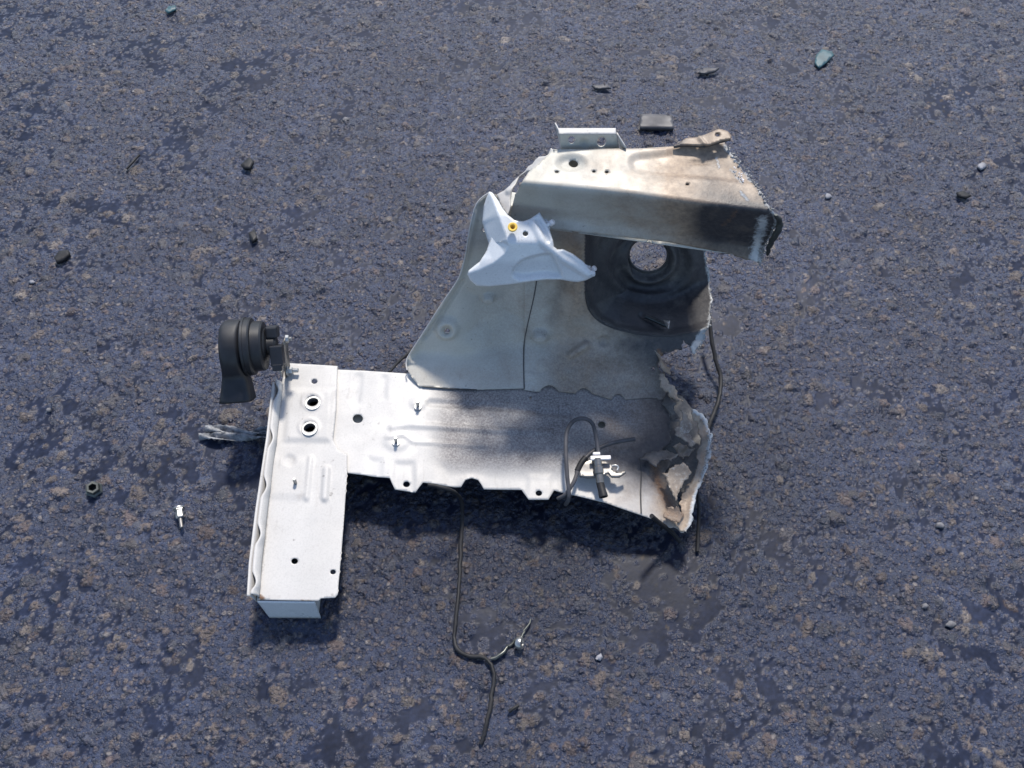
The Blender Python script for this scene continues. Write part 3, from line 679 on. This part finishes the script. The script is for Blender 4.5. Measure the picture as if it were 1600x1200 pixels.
# sooty inner sheet seen through the tear
flap('inner_sheet', [(1030, 596), (1066, 622), (1092, 652), (1098, 700), (1086, 750), (1066, 780), (1040, 770), (1026, 715), (1036, 660)], [(1030, 596, .122), (1092, 652, .112), (1066, 780, .108)], M['body'], fm(.3, .95, .0, .2), [wob(47, 16, .005)], 3.5)
def slag(name, line, mapf, r, n, mat, lift=.001):
    bm = bmesh.new(); L = resample(line, 2, False)
    for k in range(n):
        p = random.choice(L); x, y = p[0]+random.gauss(0, 1.6), p[1]+random.gauss(0, 1.6)
        c = Vector(mapf(np.array([x]), np.array([y]))[0])+Vector((0, -lift, lift))
        bmesh.ops.create_icosphere(bm, subdivisions=1, radius=r*random.uniform(.4, 1.2), matrix=Matrix.Translation(c) @ Matrix.Diagonal((random.uniform(.6, 1.3), random.uniform(.6, 1.4), random.uniform(.5, 1), 1)))
    me = bpy.data.meshes.new(name); bm.to_mesh(me); bm.free(); me.materials.append(mat)
    me.polygons.foreach_set('use_smooth', [True]*len(me.polygons))
    o = link(bpy.data.objects.new(name, me)); attach(o, part); o['kind'] = 'stuff'; return o
slag('cut_slag', RCUT, rail_map, .0016, 130, M['slag'], .0003); slag('cut_slag', CUT, tower_map, .0015, 70, M['slag'], .0003)
slag('cut_slag', EDGE, lambda x, y: at_z(x, y, np.interp(y, [640, 832], [.150, .116])), .0015, 80, M['slag'], .0003)
slag('paint_crust', [(1146, 262), (1156, 272), (1160, 282)], rail_map, .0011, 26, M['white_plastic'], .0005)
# burnt end of the upper rail curling over
tube('curled_end', [V(1212, 336, .470), V(1218, 346, .455), V(1215, 362, .435), V(1204, 380, .41), V(1200, 398, .385)], lambda t: .0022+.0022*math.sin(t*3.1), M['dark_steel'], part, 10, 5, .0006)

# ---- studs on the plate
def stud(px, py, h=.012, r=.0026, par=part):
    lathe('stud', [(r*2.2, -.001), (r*2.2, .0015), (r*1.1, .002)]+[(r*(1 if k % 2 else .86), .002+h*k/14) for k in range(15)]+[(r*.7, .003+h), (0, .003+h)], V(px, py, zp(px, py)+.0025), (.05, .03, 1), M['zinc'], par, 14, 60)
stud(653, 636); stud(619, 692); stud(462, 756)

# ---- horn bolted to the front corner
HB = V(398, 541, .215)                                         # centre of the disc
hx = Vector((1, .10, -.03)).normalized(); hu = Vector((0, .72, .69)); hu = (hu-hx*hu.dot(hx)).normalized(); hv = hx.cross(hu)
R0 = .0435
horn = lathe('horn', [(R0*.80, -.015), (R0*.97, -.0145), (R0, -.012), (R0, -.003), (R0*.97, -.001), (R0*.90, .0), (R0*.86, .0), (R0*.86, .013), (R0*.82, .0155), (R0*.60, .016), (R0*.55, .018), (R0*.36, .020), (R0*.36, .030), (R0*.30, .033), (0, .033)], HB, hx, M['black_plastic'], part, 56, 25)
# snail trumpet: rounded sections swept down to the mouth
rows = []; mouth = -.080
for k in range(26):
    u = R0*.93-(R0*.93-mouth)*k/25
    t = (R0-u)/(R0-mouth)
    hv_ = math.sqrt(max(.00008, R0*R0-u*u))*.95
    if u < 0: hv_ = (hv_**3+(.021+.014*max(0, t-.6))**3)**(1/3)*.95
    xl = -.044-.004*math.sin(t*3.14)-.045*max(0, t-.55)**1.4; xr = -.0145+.008*max(0, t-.6)*2
    if u > R0*.70: xl += .008*((u-R0*.70)/(R0*.3))**2
    rows.append((u, hv_, xl, xr))
verts, faces = [], []; SEG = 28
for u, h_, xl, xr in rows:
    for k in range(SEG):
        a_ = 2*math.pi*k/SEG; c, s_ = math.cos(a_), math.sin(a_); e = .45
        cx_ = math.copysign(abs(c)**e, c); sy_ = math.copysign(abs(s_)**e, s_)
        verts.append(HB+hx*((xl+xr)/2+(xr-xl)/2*cx_)+hu*u+hv*(h_*sy_))
n = len(rows)
for i in range(n-1):
    for k in range(SEG): faces.append((i*SEG+k, i*SEG+(k+1) % SEG, (i+1)*SEG+(k+1) % SEG, (i+1)*SEG+k))
faces.append(tuple(range(SEG))[::-1])
tr = mesh_obj('horn_trumpet', verts, faces, M['grey_plastic'], horn); sharp(tr, 50)
m_ = tr.modifiers.new('thickness', 'SOLIDIFY'); m_.thickness = .0022; m_.offset = -1
lathe('rim_ring', [(R0*1.0, -.0005), (R0*1.025, .0), (R0*1.025, .003), (R0*.9, .0042), (R0*.86, .004)], HB-hx*.013, hx, M['black_plastic'], horn, 56, 25)
cb = HB+hx*.034-hu*.014+hv*.012
def obox(name, c, ax, ay, az, sx, sy, sz, mat, par, bev=.0012):
    cs = [c+ax*i*sx/2+ay*j*sy/2+az*k*sz/2 for k in (-1, 1) for i, j in ((-1, -1), (1, -1), (1, 1), (-1, 1))]
    return box(name, cs, mat, par, bev)
obox('connector', cb, hx, hu, hv, .018, .030, .024, M['grey_plastic'], horn)
obox('connector_socket', cb-hu*.017+hv*.004, hx, hu, hv, .014, .010, .018, M['black_plastic'], horn)
obox('terminal_cap', HB+hx*.028+hu*.020, hx, hu, hv, .018, .018, .026, M['grey_plastic'], horn, .003)
# mounting strip, bolt and nut
e0, e1 = HB+hx*.042, V(452, 582, ZP+.012)
st_n = Vector((.7, -.35, .6))
p0 = HB+hx*.044+hu*.006; p1 = V(447, 560, .175); p2 = V(450, 585, ZP+.004)
verts = []; wdir = Vector((.25, .55, .35)).normalized()
for p in (p0, (p0+p1)/2+Vector((.001, 0, .002)), p1, (p1+p2)/2, p2): verts += [p-wdir*.009, p+wdir*.009]
ms = mesh_obj('mounting_strip', verts, [(2*i, 2*i+1, 2*i+3, 2*i+2) for i in range(4)], M['dull_steel'], horn); m_ = ms.modifiers.new('thickness', 'SOLIDIFY'); m_.thickness = .0022; m_.offset = 0
def hexbolt(name, base, axis, af, h, mat, par, shank=0, sr=.003, washer=0):
    prof = []
    if washer: prof += [(washer, 0), (washer, .0015)]
    o = lathe(name, [(af, .0015), (af*1.0, .0015+h*.85), (af*.85, .0015+h), (0, .0015+h)], base, axis, mat, par, 6, 20)
    if washer: lathe('washer', [(washer, 0), (washer, .0015), (0, .0015)], base, axis, mat, o if par is None else par, 20)
    if shank: lathe('thread', [(sr*(1 if k % 2 else .87), .0015+h+shank*k/12) for k in range(13)]+[(sr*.7, .0015+h+shank), (0, .0015+h+shank)], base, axis, mat, par, 12, 60)
    return o
hexbolt('nut', HB+hx*.045+hu*.008, hx, .0058, .005, M['zinc'], horn, .004, .003)
hexbolt('bolt', V(450, 579, ZP+.012), (1, -.02, .06), .0062, .006, M['zinc'], horn, .009, .0036, .0095)
# corner ear behind the bolt
panel('corner_ear', part, [(0, 0), (18, 0), (18, 16), (0, 22)], lambda x, y: np.stack([V(444, 572, ZP).x+.001+0*x, V(444, 590, ZP).y+x*.0013, ZP-DROP+.002+y*.0012], -1), M['plate'], step=4, thick=.002)

# ---- hoses, cable and clip on the plate
def T(pts): return [V(*p) for p in pts]
tube('brake_hose', T([(884, 788, .120), (889, 776, .140), (886, 740, .156), (884, 700, .166), (886, 674, .170), (896, 658, .172), (912, 654, .172), (925, 661, .170), (931, 680, .166), (935, 708, .160)]), .0031, M['hose'], part, 12, 8)
tube('sensor_cable', T([(872, 779, .126), (884, 772, .138), (897, 752, .148), (905, 730, .150), (918, 712, .152), (938, 699, .154), (962, 691, .154), (992, 686, .152)]), lambda t: .0030+.0010*(abs(t-.45) < .09), M['hose'], part, 12, 8)
tube('hose_sleeve', T([(915, 715, .153), (908, 724, .152), (902, 736, .150)]), .0046, M['rubber'], part, 12, 4)
clip = slab('hose_clip', [(904, 734), (910, 724), (922, 718), (946, 720), (956, 726), (958, 735), (966, 738), (977, 734), (978, 738), (968, 745), (956, 745), (950, 738), (940, 744), (918, 745), (906, 742)], lambda x, y: at_z(x, y, .152+0*x), M['dull_steel'], .004, part, 2.5, [wob(51, 9, .0007)])
lathe('hose_ferrule', [(.0052, 0), (.0060, .001), (.0060, .012), (.0072, .013), (.0072, .022), (.0055, .024), (.0055, .036)], V(933, 716, .162), V(938, 756, .150)-V(933, 716, .162), M['dull_steel'], clip, 16)
lathe('hose_end', [(.0054, 0), (.0058, .002), (.0058, .014), (.0066, .020), (.0066, .024), (.0045, .024), (.0045, .006), (0, .006)], V(937, 752, .150), V(944, 780, .146)-V(937, 752, .150), M['rubber'], clip, 16)
bar0, bar1 = V(922, 716, .163), V(955, 715, .163)
d_ = (bar1-bar0).normalized()
obox('clip_bar', (bar0+bar1)/2, d_, Vector((0, 1, 0)), Vector((0, 0, 1)), .030, .007, .004, M['white_plastic'], clip, .0015)
obox('clip_bar', V(932, 709, .164), d_, Vector((0, 1, 0)), Vector((0, 0, 1)), .011, .005, .004, M['white_plastic'], clip, .0015)
tube('clip_claw', T([(956, 728, .156), (962, 727, .157), (966, 730, .156), (964, 735, .155)]), .0016, M['zinc'], clip, 8, 3)

# ------------------------------------------------------------------ loose things on the asphalt
def TG(pts): return [VG(*p) for p in pts]
w = tube('wire', TG([(668, 757, .100), (700, 764, .095), (716, 774, .070), (722, 790, .040), (722, 815, .016), (720, 850, .008), (717, 920, .007), (712, 970, .007), (710, 998, .006), (715, 1015, .007), (732, 1025, .006), (754, 1027, .007), (767, 1038, .008), (772, 1058, .007), (768, 1085, .006), (766, 1105, .008), (760, 1128, .010), (756, 1148, .007), (751, 1162, .004)]), lambda t: .0029+.0004*math.sin(t*41)*math.sin(t*17), M['rubber'], None, 10, 8, .00035)
tag(w, 'bent black steel wire trailing from under the plate toward the bottom edge', 'wire')
w = tube('twig', TG([(768, 1029, .006), (782, 1022, .007), (793, 1012, .006), (803, 1002, .007), (815, 993, .008), (822, 982, .007), (829, 968, .006)]), lambda t: .0030-.0018*t, M['dark_steel'], None, 8, 5, .0008)
tag(w, 'short dark twisted twig branching off the wire beside a metal ring', 'twig')
r_ = lathe('ring_terminal', [(.0035, -.004), (.0080, -.004), (.0088, -.002), (.0088, .002), (.0078, .004), (.0040, .004), (.0035, .002), (.0035, -.004)], VG(812, 1005, .010), (.9, -.15, .35), M['zinc'], None, 20)
tag(r_, 'small shiny metal ring lying at the end of the dark twig', 'ring')
w = tube('cable', TG([(1108, 490, .06), (1112, 530, .045), (1119, 565, .03), (1126, 590, .022), (1124, 620, .02), (1116, 645, .018), (1108, 665, .016), (1100, 690, .010)]), .0034, M['rubber'], None, 10, 8, .0003)
tag(w, 'thick black cable curving along the torn right edge of the strut tower', 'cable')
w = tube('thin_cable', TG([(1090, 770, .02), (1092, 800, .012), (1091, 830, .008), (1090, 862, .006)]), .0026, M['rubber'], None, 8, 6)
tag(w, 'short thin black cable lying below the burnt right corner of the plate', 'cable')
w = tube('cable_end', TG([(1018, 806, .09), (1032, 818, .06), (1050, 832, .03), (1062, 846, .012)]), .0034, M['rubber'], None, 8, 5)
tag(w, 'black cable end poking out beneath the lower right corner of the plate', 'cable')
w = tube('wire_offcut', TG([(608, 582, .055), (622, 566, .04), (632, 557, .03), (645, 545, .02)]), .0024, M['rubber'], None, 8, 5)
tag(w, 'short black wire showing behind the white plate left of the wing panel', 'wire')
# crumpled film strip at the left
def ribbon(pts, wd, mat, seed):
    r = random.Random(seed); P = [Vector(p) for p in smooth_poly([tuple(VG(*p)) for p in pts], False, 10)]; verts, faces = [], []
    for i, p in enumerate(P):
        t = (P[min(i+1, len(P)-1)]-P[max(i-1, 0)]).normalized(); s_ = Vector((-t.y, t.x, 0))
        for k in range(7):
            f = k/6-.5; verts.append(p+s_*f*wd*r.uniform(.8, 1.1)+Vector((0, 0, .005*math.cos(f*6+i*.3)+r.uniform(-.0012, .0012))))
    for i in range(len(P)-1):
        for k in range(6): faces.append((i*7+k, i*7+k+1, (i+1)*7+k+1, (i+1)*7+k))
    return verts, faces
v1, f1 = ribbon([(322, 668, .009), (350, 672, .010), (385, 677, .009), (405, 675, .010), (432, 670, .012), (450, 668, .014)], .014, None, 3)
v2, f2 = ribbon([(312, 680, .008), (340, 683, .010), (380, 682, .008), (410, 681, .010), (440, 680, .012)], .013, None, 4)
o = mesh_obj('plastic_strip', v1+v2, f1+[tuple(i+len(v1) for i in f) for f in f2], M['film'])
m_ = o.modifiers.new('thickness', 'SOLIDIFY'); m_.thickness = .0008
tag(o, 'crumpled grey plastic strip sticking out left of the white front plate', 'plastic strip')
# nut and bolt
nut = lathe('flange_nut', [(.0060, 0), (.0135, 0), (.0135, .0015), (.0105, .0035), (.0105, .010), (.0095, .0112), (.0062, .0112), (.0058, .0100), (.0058, .0005), (.0060, 0)], VG(147, 765, .005), (.18, -.12, 1), M['dark_steel'], None, 6, 20)
tag(nut, 'dark hexagonal nut lying flat on the asphalt at far left', 'nut')
bl = empty('bolt', VG(280, 800, .004)); tag(bl, 'small shiny flanged bolt lying on the asphalt left of the plate', 'bolt')
ba = (VG(284, 826, .010)-VG(280, 797, .012)).normalized(); bb = VG(280, 796, .0125)
lathe('bolt_head', [(.0082, 0), (.0082, .002), (.0062, .0028), (.0062, .013), (.0052, .0145), (0, .0145)], bb, ba, M['zinc'], bl, 6, 25)
lathe('bolt_flange', [(.0088, -.001), (.0088, .0012), (0, .0012)], bb-ba*.0015, ba, M['zinc'], bl, 24)
lathe('bolt_shank', [(.0030*(1 if k % 2 else .88), .0145+.016*k/16) for k in range(17)]+[(0, .031)], bb, ba, M['dull_steel'], bl, 12, 60)
# flat scraps
def scrap(name, outline, z, mat, th, label, cat, group=None, tilt=(0, 0), step=4, wv=.0005):
    cx = sum(p[0] for p in outline)/len(outline); cy = sum(p[1] for p in outline)/len(outline)
    o = panel(name, None, outline, lambda x, y: at_z(x, y, DROP+z+(x-cx)*tilt[0]+(y-cy)*tilt[1]), mat, step=step, thick=th, feats=[wob(int(cx), 9, wv)])
    tag(o, label, cat, group); return o
scrap('rubber_pad', [(1001, 178), (1050, 179), (1053, 199), (1000, 199)], .013, M['hose'], .008, 'flat rectangular dark rubber pad lying behind the upper rail', 'rubber pad')
scrap('rubber_scrap', [(1091, 113), (1100, 106), (1118, 106), (1124, 105), (1117, 111), (1102, 114)], .012, M['hose'], .005, 'small pointed dark rubber scrap above the burnt strap, near top right', 'scrap')
scrap('rubber_scrap', [(925, 133), (948, 132), (955, 137), (930, 138)], .009, M['hose'], .004, 'thin dark sliver left of the rubber pad at the top', 'scrap')
scrap('teal_patch', [(1275, 86), (1284, 77), (1300, 80), (1303, 86), (1292, 97), (1280, 106), (1273, 98)], .008, M['teal'], .003, 'teal puddle reflection near the top right corner, modelled as a flat chip', 'glass shard')  # a puddle's teal reflection, built as a thin solid piece
scrap('teal_patch', [(258, 16), (264, 9), (274, 8), (275, 14), (262, 20)], .008, M['teal'], .003, 'tiny teal glass shard at the top left edge', 'glass shard')
scrap('rubber_scrap', [(84, 402), (92, 392), (106, 390), (108, 397), (96, 406), (88, 409)], .012, M['rubber'], .007, 'black rubber lump lying at the left side above the nut', 'scrap')
scrap('rubber_scrap', [(376, 257), (390, 245), (396, 252), (390, 263), (381, 262)], .011, M['rubber'], .006, 'black rubber crumb lying above the horn in the upper left', 'scrap')
scrap('rubber_scrap', [(388, 364), (398, 358), (402, 372), (394, 378)], .010, M['rubber'], .005, 'black rubber crumb lying directly above the horn', 'scrap')
o = tube('stick', TG([(198, 264, .006), (205, 256, .008), (212, 248, .007), (218, 242, .006)]), .0022, M['rubber'], None, 8, 3); tag(o, 'short black stick lying in the upper left', 'stick')
scrap('rubber_scrap', [(1495, 300), (1505, 298), (1518, 305), (1510, 309), (1498, 306)], .009, M['rubber'], .004, 'small black crumb on the asphalt near the right edge', 'scrap')
o = tube('stick', TG([(795, 1112, .006), (802, 1107, .008), (810, 1102, .006)]), .0024, M['rubber'], None, 8, 3); tag(o, 'tiny black stick right of the wire end near the bottom', 'stick')
chips = [(1535, 258, 8, 'white angular chip near the right edge'), (1295, 305, 7, 'thin white chip right of the upper rail'),
         (937, 1026, 8, 'white chip right of the metal ring near the bottom'), (48, 438, 5, 'tiny white chip at the left edge'),
         (75, 640, 6, 'pale chip on the asphalt left of the horn'), (1470, 820, 8, 'pale round pebble, uppermost of the three pale bits at lower right'), (1446, 946, 7, 'pale flat chip, middle one of the three pale bits at lower right'), (1487, 974, 9, 'pale oval pebble, lowest of the three pale bits at lower right'),
         (540, 185, 6, 'pale chip in the upper middle, left of the section')]
for i, (x, y, r, lab) in enumerate(chips):
    rr = random.Random(i); n = rr.randint(5, 8)
    ol = [(x+r*rr.uniform(.6, 1.1)*math.cos(2*math.pi*k/n), y+.75*r*rr.uniform(.6, 1.1)*math.sin(2*math.pi*k/n)) for k in range(n)]
    if 'pebble' in lab: ol = smooth_poly(ol, True, 3)
    o = panel('pebble' if 'pebble' in lab or 'lump' in lab else 'chip', None, ol, lambda x, y: at_z(x, y, DROP+.0065+0*x), M['pale_stone'] if 'pale' in lab else M['white_flake'], step=2.5, thick=.005, feats=[wob(60+i, 5, .0012)], edge=(r*.5, .0025))
    tag(o, lab, 'pebble' if o.name.startswith('pebble') else 'chip', 'pale bits scattered on the asphalt')
